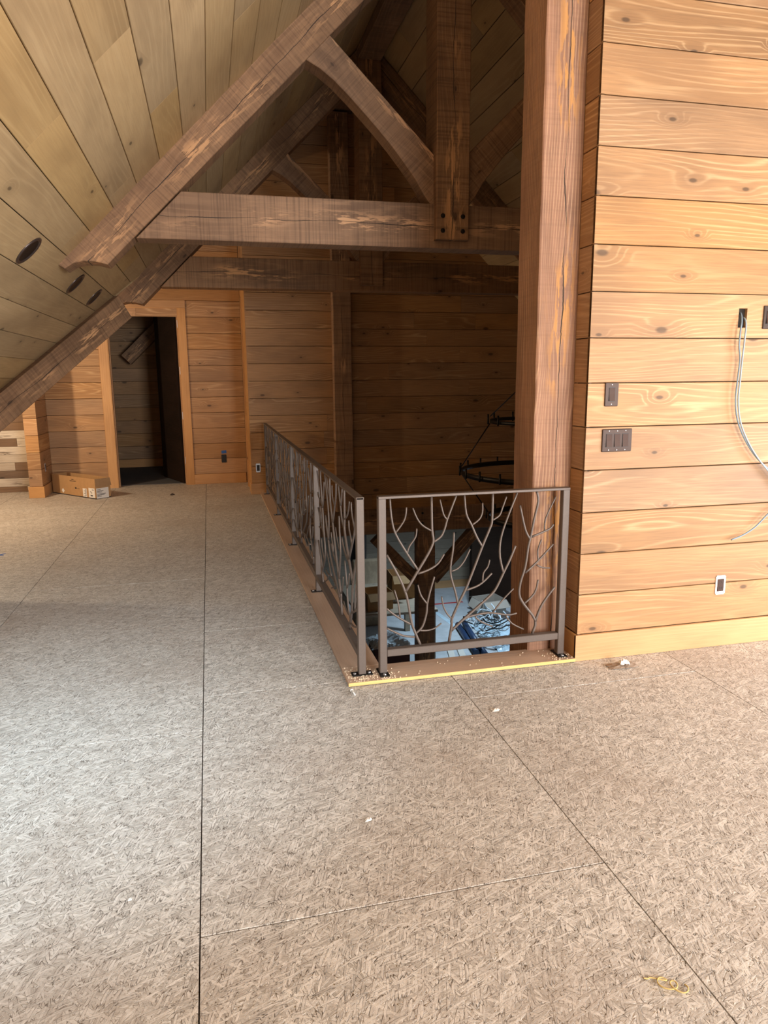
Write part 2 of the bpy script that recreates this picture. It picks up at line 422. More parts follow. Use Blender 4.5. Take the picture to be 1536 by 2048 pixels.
# ---- far wall across the well
FY = 9.30; FX = .49
wf = boxes('wall_far', [((FX+.02, FY+BT, -.28), (5.7, FY+.12, 4.6))], 'dark')
structure(wf, 'brown plank wall across the open well behind the long railing')
for k in range(-2, 22):
    z0 = ZL(k)+GAP/2; z1 = ZL(k+1)-GAP/2
    xs = max(FX, z0-CL-.01); xe = min(5.68, CR-z0+.01)
    if xe-xs < .2: continue
    if k < 0: xs = .70
    cuts = sorted([xs, xe]+[c for c in (xs+random.uniform(.9, 2.4), xs+random.uniform(2.7, 3.9)) if c < xe-.3])
    if k == 7: cuts = [xs, 3.32, xe]
    for a, b in zip(cuts, cuts[1:]):
        board('wall_board', (a+.0008, FY, z0), (1, 0, 0), (0, 0, 1), b-a-.0016, z1-z0, BT, 'wall', wf)
bf = boxes('baseboard_far', [((0, 0, -.016), (.20, .1435, 0))], 'trim', None, .0015, frame((FX-.016, FY-.016, .001), (1, 0, 0), (0, 0, 1)))
structure(bf, 'short piece of baseboard at the corner where the long railing ends')
boxes('baseboard_return', [((0, 0, -.016), (.30, .1435, 0))], 'trim', bf, .0015, frame((FX-.0165, FY+.285, .001), (0, -1, 0), (0, 0, 1)))
t1 = board('trim_1', (FX-.004, 10.44, .0), (0, -1, 0), (0, 0, 1), 1.12, 2.75, .02, 'trim', None)
structure(t1, 'tall orange jamb board on the end of the far wall')
board('casing', (FX-.018, 10.10, .0), (0, -1, 0), (0, 0, 1), .10, 2.55, .014, 'trim', t1)
board('end_boards', (FX, 10.44, 2.76), (0, -1, 0), (0, 0, 1), 1.12, .75, .02, 'wall', t1)

# ---- wall with the doorway
DY = 10.45
wb = boxes('wall_back', [((-2.12, DY+BT, 0), (-1.30, DY+.11, 4.9)), ((-.35, DY+BT, 0), (.55, DY+.11, 4.9)), ((-1.30, DY+BT, 2.45), (-.35, DY+.11, 4.9))], 'dark')
structure(wb, 'brown plank wall around the dark open doorway')
for k in range(-1, 21):
    z0 = max(ZL(k), 0)+GAP/2; z1 = ZL(k+1)-GAP/2
    segs = [(-2.13, -1.40), (-.268, FX-.006)] if z1 < 2.53 else [(-2.13, -.9), (-.898, FX-.006)]
    for a, b in segs: board('wall_board', (a, DY, z0), (1, 0, 0), (0, 0, 1), b-a, z1-z0, BT, 'wall', wb)
bk = boxes('baseboard_back', [((0, 0, -.016), (.725, .1435, 0))], 'trim', None, .0015, frame((-.256, DY-.016, .001), (1, 0, 0), (0, 0, 1)))
structure(bk, 'orange baseboard between the doorway and the jamb board')

# ---- doorway: casing, jambs, hinges and the leaf standing open inside
d1 = boxes('door_1', [((-1.300, 10.436, 0), (-1.282, 10.60, 2.448)), ((-.366, 10.436, 0), (-.348, 10.60, 2.448)), ((-1.282, 10.436, 2.432), (-.366, 10.60, 2.448))], 'trim')
structure(d1, 'open doorway with orange fir jambs into a dark closet')
board('casing', (-1.288, DY-.018, 0), (0, 0, 1), (-1, 0, 0), 2.44, .122, .018, 'trim', d1)
board('casing', (-.253, DY-.018, 0), (0, 0, 1), (-1, 0, 0), 2.44, .107, .018, 'trim', d1)
board('head_casing', (-1.41, DY-.018, 2.442), (1, 0, 0), (0, 0, 1), 1.157, .098, .018, 'trim', d1)
boxes('door_stop', [((-.384, 10.50, 0), (-.3662, 10.54, 2.43)), ((-1.282, 10.50, 0), (-1.268, 10.54, 2.43))], 'trim', d1)
for z in (.30, .93, 1.55, 2.18):
    boxes('hinge', [((-.3685, 10.45, z), (-.3662, 10.485, z+.10)), ((-.3720, 10.444, z), (-.3640, 10.450, z+.10))], 'steel', d1)
boxes('door_leaf', [((0, 0, .012), (.88, .04, 2.425))], 'shade_dark_wood', d1, .002, Matrix.Translation((-.385, 10.585, 0)) @ Matrix.Rotation(math.radians(111), 4, 'Z'))
# closet behind it
wc = boxes('wall_closet', [((-2.3, 12.84, 0), (.4, 12.95, 3.6)), ((-2.3, 10.56, 0), (-2.2, 12.84, 3.6)), ((.32, 10.56, 0), (.4, 12.84, 3.6)), ((-2.3, 10.56, 3.6), (.4, 12.95, 3.7))], 'dark')
structure(wc, 'dim plank wall seen deep inside the closet doorway')
for k in range(0, 15): board('wall_board', (-2.19, 12.82, ZL(k)+GAP/2), (1, 0, 0), (0, 0, 1), 2.5, .2178-GAP, BT, 'wall', wc)
boxes('baseboard_piece', [((-2.19, 12.80, .006), (.31, 12.816, .142))], 'trim', wc)
tb = timber('closet_rafter', (-1.27, 12.52, 1.80), (.16, 12.52, 3.20), .20, .16, 'beam', None, Y=(-1, 0, 1))
tag(tb, 'dark slanting rafter seen through the open doorway', 'beam')

# ---- pier at the end of the reclaimed wall
wp = boxes('wall_pier', [((-2.285+BT, 9.82+BT, 0), (-2.13-BT, 10.45, 4.4))], 'dark')
structure(wp, 'narrow plank pier beside the cardboard box, lit from the left')
for k in range(0, 19):
    z0 = ZL(k)+GAP/2; W_ = .2178-GAP
    board('wall_board', (-2.285, 9.82, z0), (1, 0, 0), (0, 0, 1), .155, W_, BT, 'wall', wp)
    board('return_board', (-2.13, 9.8385, z0), (0, 1, 0), (0, 0, 1), .61, W_, BT-.001, 'wall', wp)
    board('return_board', (-2.285, 10.42, z0), (0, -1, 0), (0, 0, 1), .58, W_, BT-.001, 'wall', wp)
bp = boxes('baseboard_pier', [((0, 0, -.016), (.187, .1435, 0))], 'trim', None, .0015, frame((-2.301, 9.804, .001), (1, 0, 0), (0, 0, 1)))
structure(bp, 'fir baseboard wrapping the foot of the narrow pier')
boxes('baseboard_return', [((0, 0, -.0155), (.62, .1435, 0))], 'trim', bp, .0015, frame((-2.114, 9.8205, .001), (0, 1, 0), (0, 0, 1)))

# ---- reclaimed wall of the dormer
wl = boxes('wall_reclaimed', [((-5, 10.44, 0), (-2.2, 10.52, 5.2))], 'dark')
structure(wl, 'weathered white and brown reclaimed plank wall at far left')
rz = [0, .076, .19, .293, .402, .51, .617, .724, .831, .94, 1.054, 1.125]
while rz[-1] < 4.6: rz.append(rz[-1]+random.choice((.09, .107, .115)))
rc = ['m', 'w', 'b', 'wb', 'w', 'w', 'bw', 'w', 'b', 'b', 'w']
for i in range(len(rz)-1):
    kind = rc[i] if i < len(rc) else random.choice('wbb')
    if kind == 'wb': segs = [(-5, -2.58, 'recl_w'), (-2.58, -2.286, 'recl_b')]
    elif kind == 'bw': segs = [(-5, -2.525, 'recl_b'), (-2.525, -2.286, 'recl_w')]
    elif kind == 'm': segs = [(-5, -2.45, 'recl_b'), (-2.45, -2.286, 'recl_w')]
    else: segs = [(-5, -3.4, 'recl_b'), (-3.4, -2.286, 'recl_'+kind)]
    for a, b, m_ in segs:
        board('reclaimed_board', (a, 10.42+random.uniform(-.004, .004), rz[i]+.001), (1, 0, 0), (0, 0, 1), b-a-.002, rz[i+1]-rz[i]-.002, .016, m_, wl)

# ---- knee walls and the gable wall, its window assumed, behind the camera
kl = boxes('wall_left', [((-2.52, -3.6, 0), (-2.42, 5.90, .74)), ((-5, 5.80, 0), (-2.42, 5.90, .74)), ((-5.1, 5.8, 0), (-5, 10.5, 5.2))], 'wall')
structure(kl, 'low knee wall under the left roof slope')
kr = boxes('wall_side', [((5.2, -3.6, 0), (5.3, .36, 1.6)), ((5.2, 2.24, 0), (5.3, 3.25, 1.6)), ((5.2, .36, 0), (5.3, 2.24, .41)), ((5.2, .36, 1.49), (5.3, 2.24, 1.6)), ((5.7, 3.3, -3), (5.8, 9.4, 1.2))], 'wall')  # gap in the knee wall is an opening added for the right fill light
structure(kr, 'low side wall under the right roof slope')
wfr = boxes('wall_front', [((-2.6, -3.7, 0), (5.3, -3.6, .5)), ((-2.6, -3.7, .5), (1.6, -3.6, 5)), ((4.6, -3.7, .5), (5.3, -3.6, 5)), ((1.6, -3.7, 3.0), (4.6, -3.6, 5))], 'wall')
structure(wfr, 'gable wall behind the viewer with an assumed wide window opening')

# ---- ceilings
S2 = math.sqrt(2)
NX = .2178/S2
XK = lambda k: .080+NX*k
cl = mesh([(-2.45, -3.6, -2.45+CL+.03), (RX, -3.6, RX+CL+.03), (RX, 9.4, RX+CL+.03), (1.10, 9.42, 1.10+CL+.03), (-2.45, -2.45+VAL, -2.45+CL+.03)], [(0, 1, 2, 3, 4)], 'ceiling_left')
ceil_l = link('ceiling_left', cl, 'dark'); structure(ceil_l, 'sloping plank ceiling on the left above the loft floor')
rng = random.Random(3)
for k in range(-16, 11):
    xa = XK(k)+GAP/2/S2; xb = XK(k+1)-GAP/2/S2
    if xb > RX: xb = RX-.002
    W_ = (xb-xa)*S2
    ea, eb = min(9.3, xa+VAL), min(9.3, xb+VAL)
    ys = [-3.6]; y = -3.6+rng.uniform(1., 4.)
    while y < min(ea, eb)-.6: ys.append(y); y += rng.uniform(2.2, 4.4)
    for i, y0 in enumerate(ys):
        last = i == len(ys)-1
        l0 = (ea if last else ys[i+1])-y0-.002; l1 = (eb if last else ys[i+1])-y0-.002
        board('ceiling_board', (xa, y0, xa+CL), (0, 1, 0), (1, 0, 1), l0, W_, BT, 'ceil', ceil_l, L1=l1)
cr_ = mesh([(RX, -3.6, CR-RX+.03), (5.7, -3.6, CR-5.7+.03), (5.7, 9.42, CR-5.7+.03), (RX, 9.42, CR-RX+.03)], [(0, 1, 2, 3)], 'ceiling_right')
ceil_r = link('ceiling_right', cr_, 'dark'); structure(ceil_r, 'dark sloping plank ceiling right of the king post')
for k in range(-26, 0):
    xa = RX-NX*k-GAP/2/S2; xb = RX-NX*(k+1)+GAP/2/S2
    ys = [9.35, 9.35-rng.uniform(1.5, 4), 1.5, -3.58]
    ys = [y for y in ys if y > 1.5 or y in (1.5, -3.58)]
    for y1, y0 in zip(ys, ys[1:]):
        board('ceiling_board', (xa, y1, CR-xa), (0, -1, 0), (-1, 0, 1), y1-y0-.002, (xa-xb)*S2, BT, 'ceil', ceil_r)
cd = mesh([(-5, 5.86, 5.86-VAL+CL+.03), (5.86-VAL, 5.86, 5.86-VAL+CL+.03), (10.5-VAL, 10.5, 10.5-VAL+CL+.03), (-5, 10.5, 10.5-VAL+CL+.03)], [(0, 1, 2, 3)], 'ceiling_dormer')
ceil_d = link('ceiling_dormer', cd, 'dark'); structure(ceil_d, 'plank ceiling of the dormer beyond the valley beam')
for k in range(0, 29):
    ya = 5.88+NX*k+.002; yb = ya+NX-.004
    board('ceiling_board', (-4.98, ya, ya-VAL+CL), (1, 0, 0), (0, 1, 1), ya-VAL+4.98, (yb-ya)*S2, BT, 'ceil', ceil_d, L1=yb-VAL+4.98)

# ---- added window frames round the two fill lights, left slope and right knee wall
for i, (c_, X_, Y_, wd, ln) in enumerate((((-.885, 1.6, -.885+CL), (0, 1, 0), (1, 0, 1), 1.2, .9), ((5.2, 1.3, .95), (0, -1, 0), (0, 0, 1), 2.0, 1.2))):
    w_ = boxes('added_window_%d' % (i+1), [((-wd/2, -ln/2, .001), (-wd/2+.06, ln/2, .03)), ((wd/2-.06, -ln/2, .001), (wd/2, ln/2, .03)), ((-wd/2+.06, -ln/2, .001), (wd/2-.06, -ln/2+.06, .03)), ((-wd/2+.06, ln/2-.06, .001), (wd/2-.06, ln/2, .03))], 'trim', None, 0, frame(c_, X_, Y_))
    structure(w_, ('window frame added round the fill light on the left slope beside the viewer', 'window frame added round the fill light in the right knee wall beside the viewer')[i])

# ---- sill boards round the well
def sillmesh(name, a, b, raw):
    o = boxes(name, [(a, b)], ['sill', 'raw'], None, .0015)
    return o
s2 = boxes('trim_2', [((-.6085, -.095, -.009), (.6085, .095, .009))], ['sill', 'raw'], None, .0015, Matrix.Translation((1.1975, 3.297, .013)))
for p_ in s2.data.polygons:
    if p_.normal.y < -.5: p_.material_index = 1
structure(s2, 'short stained sill board with a raw yellow front edge under the railing')
s3 = boxes('trim_3', [((-2.945, -.10, -.009), (2.945, .10, .009))], 'sill', None, .0015, frame((.689, 6.338, .013), (0, 1, 0), (-1, 0, 0)))
structure(s3, 'long stained sill board under the long railing')
tw = boxes('trim_4', [((.755, 3.395, -.36), (.775, 9.28, .002)), ((.775, 3.375, -.36), (1.60, 3.392, .002))], 'trim')
structure(tw, 'fascia boards lining the edge of the open well')

# ---- lower storey
fl = boxes('floor_lower', [((-3.5, 1., -3.1), (7.2, 14.3, -3.0))], 'concrete')
structure(fl, 'pale concrete floor of the storey below')
lw = boxes('wall_lower', [((-3.5, 14.12, -3), (7.2, 14.3, 0)), ((7.0, 1, -3), (7.2, 9.9, 0)), ((7.0, 12.5, -3), (7.2, 14.3, 0)), ((7.0, 9.9, -3), (7.2, 12.5, -2.7)), ((7.0, 9.9, -.35), (7.2, 12.5, 0)), ((-3.6, 1, -3), (-3.5, 14.3, 0)), ((-3.5, .9, -3), (7.2, 1, 0))], 'lower')  # gap in the right side is an assumed window opening, unseen
structure(lw, 'grey plank wall of the storey below, seen through the railing')
for k in range(13):
    z0 = -3+.2178*k+.002
    board('wall_board', (1.0, 14.1, z0), (1, 0, 0), (0, 0, 1), 5.98, .2138, BT, 'lower', lw)
boxes('baseboard_piece', [((1.0, 14.065, -3), (6.98, 14.08, -2.84))], 'trim', lw)
lr = boxes('wall_lower_shade', [((4.80, 12.62, -3), (6.95, 12.75, -.62))], 'shade_dark_wood')  # added panel: the wall's shade there is put into its near-black colour
structure(lr, 'dark panel added for the shade on the lower wall, behind the open cardboard box')
lb = timber('floor_beam', (.80, 9.36, -.45), (5.68, 9.36, -.45), .34, .24, 'beam', None)
tag(lb, 'heavy floor beam under the far wall, resting on the lower post', 'beam')

# ================================================================= THINGS
# ---- timber trusses
TAIL = [(0.928, 2.233), (0.942, 2.167), (1.003, 2.154), (1.059, 2.122), (1.112, 2.068), (1.153, 2.002)]
INNER = [(0.75, 3.575), (0.843, 3.529), (0.933, 3.466), (1.034, 3.378), (1.147, 3.27), (1.242, 3.175), (1.337, 3.075), (1.424, 2.973), (1.508, 2.869), (1.567, 2.775), (1.619, 2.707)]
def truss(name, y, label, right=True):
    t = empty(name, (RX, y+.1, 2.40)); tag(t, label, 'truss', 'timber trusses')
    D = .20
    for s in (1, -1):
        # rafter: outline in (s along the slope, t across it)
        X = V((s*R2, 0, R2)); Yv = V((-s*R2, 0, R2))
        s1 = (RX-.125+RX-.125+CL-.16)*R2
        pts = TAIL+[(TAIL[-1][0], 1.990), (s1+.02, 1.990), (s1+.02, 2.196), (TAIL[0][0], 2.196)]
        pts = TAIL+[(s1, 1.990), (s1+.21, 2.196)]
        cx, cy = 1.9, 2.10
        if s > 0: o = V((0, y+D/2, 0))+X*cx+Yv*cy
        else: o = V((2*RX, y+D/2, 0))+X*cx+Yv*cy
        prism('rafter', [(a-cx, b-cy) for a, b in pts], D, frame(o, X, Yv), 'beam', t)
        # curved brace
        q0 = V((.929, 3.748)); q1 = V((1.622, 3.063)); ang = math.atan2(q1.y-q0.y, q1.x-q0.x)
        ex, ey = V((math.cos(ang), math.sin(ang))), V((-math.sin(ang), math.cos(ang)))
        cen = (q0+q1)/2
        out = [(.860, 3.79), (1.66, 3.025), (1.66, 2.64)]+[(a, b) for a, b in reversed(INNER)]+[(.69, 3.62)]
        loc = [((V(p)-cen).dot(ex), (V(p)-cen).dot(ey)) for p in out]
        Xw = V((s*ex.x, 0, ex.y)); Yw = V((s*ey.x, 0, ey.y))
        cx_ = cen.x if s > 0 else 2*RX-cen.x
        prism('brace', loc, .15, frame((cx_, y+.09, cen.y), Xw, Yw), 'beam', t)
    # tie beam between the rafters
    zb, zt = 2.405, 2.708
    pts = [(zb-2.815, zb), (2*RX-zb+2.815, zb), (2*RX-zt+2.815, zt), (zt-2.815, zt)]
    prism('tie_beam', [(a-RX, b-(zb+zt)/2) for a, b in pts], D-.01, frame((RX, y+D/2, (zb+zt)/2), (1, 0, 0), (0, 0, 1)), 'beam', t)
    kp = timber('king_post', (RX, y+.07, 2.455), (RX, y+.07, 4.655), .245, .26, 'beam', t, Y=(1, 0, 0))
    for bx in (-.075, .075):
        for bz in ((2.515, 2.615) if y < 6 else ()): disc('bolt', (RX+bx, y-.060, bz), (0, -1, 0), .017, .008, 'iron', kp, 8, .002)
    return t
truss('timber_truss', 5.18, 'nearest dark timber truss with curved braces, tie beam and king post')
truss('timber_truss', 7.80, 'second timber truss further back, its left rafter meeting the valley beam')

rb = timber('ridge_beam', (RX, -3.55, 4.77), (RX, 9.28, 4.77), .23, .24, 'beam', None)
tag(rb, 'dark ridge beam along the roof peak above the king posts', 'beam')
vd = V((-1, -1, -1)).normalized()
vb0 = V((-.80, 7.60, 2.18)); vb1 = V((-2.38, 6.02, .60))
vb = timber('valley_beam', vb0, vb1, .24, .17, 'beam', None, Y=(0, 0, 1))
tag(vb, 'slanting valley beam running down to the left edge', 'beam')

# ---- posts
p1 = timber('timber_post', (1.738, 3.497, -2.99), (1.738, 3.497, 4.64), .25, .25, 'post', None, Y=(1, 0, 0), jit=.0022)
tag(p1, 'tall reddish timber post standing against the right plank wall', 'post')
p2 = timber('timber_post', (1.692, 9.23, -.27), (1.692, 9.23, 4.63), .235, .13, 'beam', None, Y=(1, 0, 0))
tag(p2, 'dark timber post on the far wall behind the long railing', 'post')
p3 = empty('timber_post', (2.85, 9.36, -3)); tag(p3, 'lower timber post with two angled braces seen through the railing', 'post')
timber('shaft', (2.85, 9.36, -2.99), (2.85, 9.36, -.62), .24, .22, 'beam', p3, Y=(1, 0, 0))
for s in (-1, 1):
    timber('brace', (2.85+s*.11, 9.36, -1.35), (2.85+s*.72, 9.36, -.70), .16, .14, 'beam', p3, Y=(0, 0, 1))
for bx in (-.07, .07):
    for bz in (-.36, -.50): disc('bolt', (2.85+bx, 9.237, bz), (0, -1, 0), .018, .01, 'iron', p3, 8)

# ---- railings
BR=[(0,[(194,155),(170,215),(149,275),(129,391),(117,436),(86,515),(23,634)]),
 (0,[(119,440),(182,541),(222,604),(250,654),(262,693),(255,748),(251,911)]),
 (1,[(182,547),(126,635),(67,740),(48,823),(41,915)]),
 (2,[(67,740),(107,792),(120,826),(124,866)]),
 (2,[(127,635),(138,669),(170,714),(176,757)]),
 (1,[(182,527),(238,543),(287,572),(318,618)]),
 (2,[(251,742),(206,771),(178,808),(156,861)]),
 (1,[(262,683),(302,710),(322,752),(334,795),(379,910)]),
 (2,[(334,793),(314,820),(295,896)]),
 (1,[(170,215),(206,249),(227,317),(231,366),(247,434),(268,505)]),
 (2,[(231,366),(198,413),(182,469)]),
 (2,[(190,230),(231,226),(272,234),(307,258)]),
 (1,[(145,267),(85,305),(45,337),(21,360)]),
 (2,[(89,309),(81,379),(61,453)]),
 (1,[(165,197),(108,209),(60,234),(20,258)]),
 (0,[(348,156),(362,238),(363,276),(396,351),(433,423),(469,510),(521,644),(561,738),(571,778),(572,912)]),
 (1,[(394,352),(379,419),(357,494),(353,551),(366,646),(369,726)]),
 (2,[(357,526),(394,540),(427,578),(455,634)]),
 (1,[(521,644),(491,694),(461,760),(433,817),(422,912)]),
 (2,[(464,758),(502,785),(518,820),(518,868)]),
 (2,[(573,776),(610,799),(626,838),(646,893)]),
 (1,[(435,421),(496,438),(537,464),(575,500)]),
 (2,[(526,460),(530,505),(553,536),(562,572)]),
 (2,[(363,276),(338,303),(317,346),(307,398)]),
 (0,[(360,212),(414,258),(481,311),(573,386),(606,429),(639,497),(671,561),(702,636)]),
 (1,[(639,497),(618,581),(618,662),(641,750),(704,910)]),
 (1,[(389,240),(447,276),(532,289),(584,287),(670,269),(718,274)]),
 (2,[(584,287),(634,348),(697,409)]),
 (2,[(657,266),(693,220),(759,182)]),
 (2,[(488,277),(516,249),(585,213)]),
 (0,[(810,153),(825,225),(756,320),(730,373),(735,440),(759,521),(773,628),(784,676),(802,773),(821,860),(811,913)]),
 (1,[(780,668),(753,719),(721,845)]),
 (1,[(790,677),(866,704),(896,718),(910,736)]),
 (2,[(861,706),(865,769),(918,880)]),
 (1,[(760,488),(832,549),(912,631)]),
 (2,[(832,549),(826,599),(845,660)]),
 (2,[(824,525),(855,510),(899,504)]),
 (1,[(756,320),(816,374),(834,445)]),
 (0,[(825,220),(850,287),(879,335),(930,399)])]
RAD = (.0072, .0058, .0046)
def rail_post(parent, x, y, along_x):
    pst = boxc('post', (x, y, (.028+.925)/2), (.038, .038, .897), 'metal', parent, .003)
    sx, sy = (.105, .048) if along_x else (.048, .105)
    bp_ = boxc('base_plate', (x, y, .0255), (sx, sy, .006), 'iron', parent, .001)
    for s in (-1, 1):
        c = (x+s*.037, y, .0285) if along_x else (x, y+s*.037, .0285)
        disc('screw', c, (0, 0, 1), .009, .004, 'steel', bp_, 8, .001)
    return pst
r1 = empty('railing', (1.266, 3.284, .022)); tag(r1, 'short front railing panel of bronze metal with branch-shaped infill', 'railing')
rail_post(r1, .781, 3.284, False); rail_post(r1, 1.752, 3.284, False)
boxes('top_rail', [((.762, 3.263, .914), (1.771, 3.305, .927))], 'metal', r1, .002)
boxes('bottom_rail', [((.8001, 3.265, .112), (1.7329, 3.303, .149))], 'metal', r1, .003)
brm = []
for rk, pts in BR:
    P = smoothpath([(a/1000, 0, b/1000) for a, b in pts], 3); n = len(P)
    P2 = [p for p in P]
    rads = [RAD[rk]*(1-.18*i/n) for i in range(n)]
    brm.append(tubemesh([(P2, rads)], 7, 'branch'))
    link('branch', brm[-1], 'metal', r1, Matrix.Translation((.782, 3.282, 0)))
r2 = empty('railing', (.675, 6.218, .022)); tag(r2, 'long railing panel run with dense metal branches along the open well', 'railing')
PY = (3.296, 4.757, 6.217, 7.677, 9.14)
for y in PY: rail_post(r2, .675, y, True)
boxes('top_rail', [((.655, 3.277, .914), (.695, 9.20, .927))], 'metal', r2, .002)
for a, b in zip(PY, PY[1:]):
    boxes('bottom_rail', [((.656, a+.0195, .112), (.694, b-.0195, .149))], 'metal', r2, .003)
sc_ = (1.46-.04)/.955
brl = []
for rk, pts in BR:
    P = smoothpath([(0, a/1000*sc_, b/1000) for a, b in pts], 3); n = len(P)
    brl.append(tubemesh([(P, [RAD[rk]*(1-.18*i/n) for i in range(n)])], 6, 'branch'))
for i, (a, b) in enumerate(zip(PY, PY[1:])):
    for me in brl:
        mw = Matrix.Translation((.675, a+.02, 0)) if i % 2 == 0 else Matrix.Translation((.675, b-.02, 0)) @ Matrix.Rotation(math.pi, 4, 'Z')
        link('branch', me, 'metal', r2, mw)

# ---- switches, outlets and cables on the right wall
def switch(name, x0, x1, z0, z1, n, label):
    cx, cz = (x0+x1)/2, (z0+z1)/2
    t = empty(name, (cx, WY, cz)); tag(t, label, 'switch')
    pm = boxes('plate', [((x0-cx, z0-cz, 0), (x1-cx, z1-cz, .0065))], 'plate', t, .004, frame((cx, WY-.0002, cz), (1, 0, 0), (0, 0, 1)))
    for i in range(n):
        x = cx+(i-(n-1)/2)*.046
        boxes('rocker_frame', [((-.0175, -.0345, .0066), (.0175, .0345, .0072))], 'black', t, 0, frame((x, WY, cz), (1, 0, 0), (0, 0, 1)))
        vs = [(-.0155, -.032, .0073), (.0155, -.032, .0073), (.0155, .032, .0073), (-.0155, .032, .0073), (-.0155, -.032, .0115), (.0155, -.032, .0115), (.0155, 0, .009), (-.0155, 0, .009), (.0155, .032, .0085), (-.0155, .032, .0085)]
        fs = [(4, 5, 6, 7), (7, 6, 8, 9), (0, 1, 5, 4), (3, 9, 8, 2), (1, 2, 8, 6, 5), (0, 4, 7, 9, 3)]
        link('rocker', mesh(vs, fs, 'rocker'), 'rocker', t, frame((x, WY, cz), (1, 0, 0), (0, 0, 1)))
        for s in (-1, 1): disc('screw', (x, WY-.0066, cz+s*.048), (0, -1, 0), .0028, .0008, 'steel', t, 8)
    return t
switch('light_switch', 1.914, 1.989, 1.335, 1.453, 1, 'single dark bronze rocker switch above the triple one')
switch('light_switch', 1.910, 2.078, 1.107, 1.222, 3, 'triple dark bronze rocker switch plate near the wall corner')
switch('light_switch', 2.802, 2.915, 1.716, 1.833, 2, 'dark switch plate cut off by the right edge')
def outlet(name, c, X, label, framecol, body='rocker', w=.062, h=.108, mud=True):
    X = V(X); t = empty(name, c); tag(t, label, 'outlet')
    f = lambda d=0.: frame(V(c), X, (0, 0, 1))
    if mud:
        boxes('mounting_frame', [((-w/2, -h/2+.006, 0), (-w/2+.010, h/2-.006, .004)), ((w/2-.010, -h/2+.006, 0), (w/2, h/2-.006, .004)), ((-w/2+.005, h/2-.020, .0005), (w/2-.005, h/2, .0045)), ((-w/2+.005, -h/2, .0005), (w/2-.005, -h/2+.018, .0045))], framecol, t, 0, f())
    boxes('receptacle', [((-w/2+.0105, -h/2+.0185, 0), (w/2-.0105, h/2-.0205, .006))], body, t, .002, f())
    for s in (-1, 1):
        boxes('slot', [((-.008, s*.016-.005, .006), (-.0055, s*.016+.005, .0066)), ((.0055, s*.016-.005, .006), (.008, s*.016+.005, .0066))], 'black', t, 0, f())
    return t
outlet('wall_outlet', (2.677, WY-.0003, .351), (1, 0, 0), 'uncovered brown outlet in a white mounting frame low on right wall', 'white')
outlet('wall_outlet', (.575, FY-.0003, .345), (1, 0, 0), 'small black outlet with bright tabs beside the long railing end', 'steel', 'black', .058, .115)
outlet('wall_outlet', (.167, DY-.0003, .357), (1, 0, 0), 'black outlet under blue tape right of the doorway', 'black', 'black', .07, .115)
outlet('wall_outlet', (-2.13+.0003, 10.06, .365), (0, 1, 0), 'outlet in shadow on the side of the narrow pier', 'steel', 'black', .06, .11)
tg = boxes('painters_tape', [((-.035, -.022, 0), (.035, .022, .0012))], 'tape_blue', None, 0, frame((.170, DY-.0002, .452), (1, 0, .08), (-.08, 0, 1)))
tag(tg, 'scrap of blue painter tape above the black outlet', 'tape')
CY = 3.196
c1 = [(2.690, 3.262, 1.806), (2.672, 3.225, 1.785), (2.657, 3.200, 1.748), (2.650, CY, 1.70), (2.650, CY, 1.634), (2.661, CY, 1.559), (2.657, CY, 1.458), (2.655, CY, 1.356), (2.677, CY, 1.252), (2.735, CY, 1.146), (2.815, CY, 1.051), (2.925, CY, .96), (3.02, CY, .85), (2.98, CY, .78), (2.921, CY, .74), (2.847, CY, .672), (2.772, CY, .631), (2.700, CY, .609)]
o = tube('electrical_cable', smoothpath(c1, 4), .0042, 'cable', None, 7); tag(o, 'grey cable hanging from the wall box, its loose end curling back', 'cable')
c2 = [(2.697, 3.262, 1.775), (2.690, 3.222, 1.768), (2.684, 3.199, 1.735), (2.678, CY-.002, 1.66), (2.672, CY-.004, 1.559), (2.668, CY-.006, 1.458), (2.667, CY-.006, 1.356), (2.690, CY-.006, 1.246), (2.748, CY-.006, 1.138), (2.828, CY-.006, 1.038), (2.94, CY-.004, .93), (3.06, CY, .80), (3.2, CY, .7)]
o = tube('electrical_cable', smoothpath(c2, 4), .0042, plain('pale_cable', (.33, .39, .43), .5), None, 7); tag(o, 'pale cable hanging from the wall box, running off right', 'cable')

# ---- recessed lights in the left slope
CN = V((R2, 0, -R2))
for y, lab in ((4.48, 'nearest round dark recessed light in the left ceiling, left of the rafter tail'), (5.93, 'middle round recessed light in the left ceiling below the rafter tail'), (6.85, 'farthest round recessed light in the left ceiling')):
    c = V((-.926, y, -.926+CL)); t = empty('recessed_light', c); tag(t, lab, 'ceiling light', 'recessed lights in the left ceiling')
    q = CN.to_track_quat('Z', 'Y').to_matrix().to_4x4(); q.translation = c
    prof = [(.096, 0), (.096, .005), (.090, .008), (.080, .007), (.074, .002)]; n = 28
    vs = [(r*math.cos(2*math.pi*i/n), r*math.sin(2*math.pi*i/n), z) for r, z in prof for i in range(n)]
    fs = [(j*n+i, j*n+(i+1) % n, (j+1)*n+(i+1) % n, (j+1)*n+i) for j in range(len(prof)-1) for i in range(n)]
    link('trim_ring', mesh(vs, fs, 'trim_ring', True), 'plate', t, q)
    prof = [(.0745, .0025), (.055, .0015), (.03, .001)]
    vs = [(r*math.cos(2*math.pi*i/n), r*math.sin(2*math.pi*i/n), z) for r, z in prof for i in range(n)]
    fs = [(j*n+i, j*n+(i+1) % n, (j+1)*n+(i+1) % n, (j+1)*n+i) for j in range(2) for i in range(n)]+[tuple(2*n+i for i in range(n))]
    link('baffle', mesh(vs, fs, 'baffle', True), 'iron', t, q)
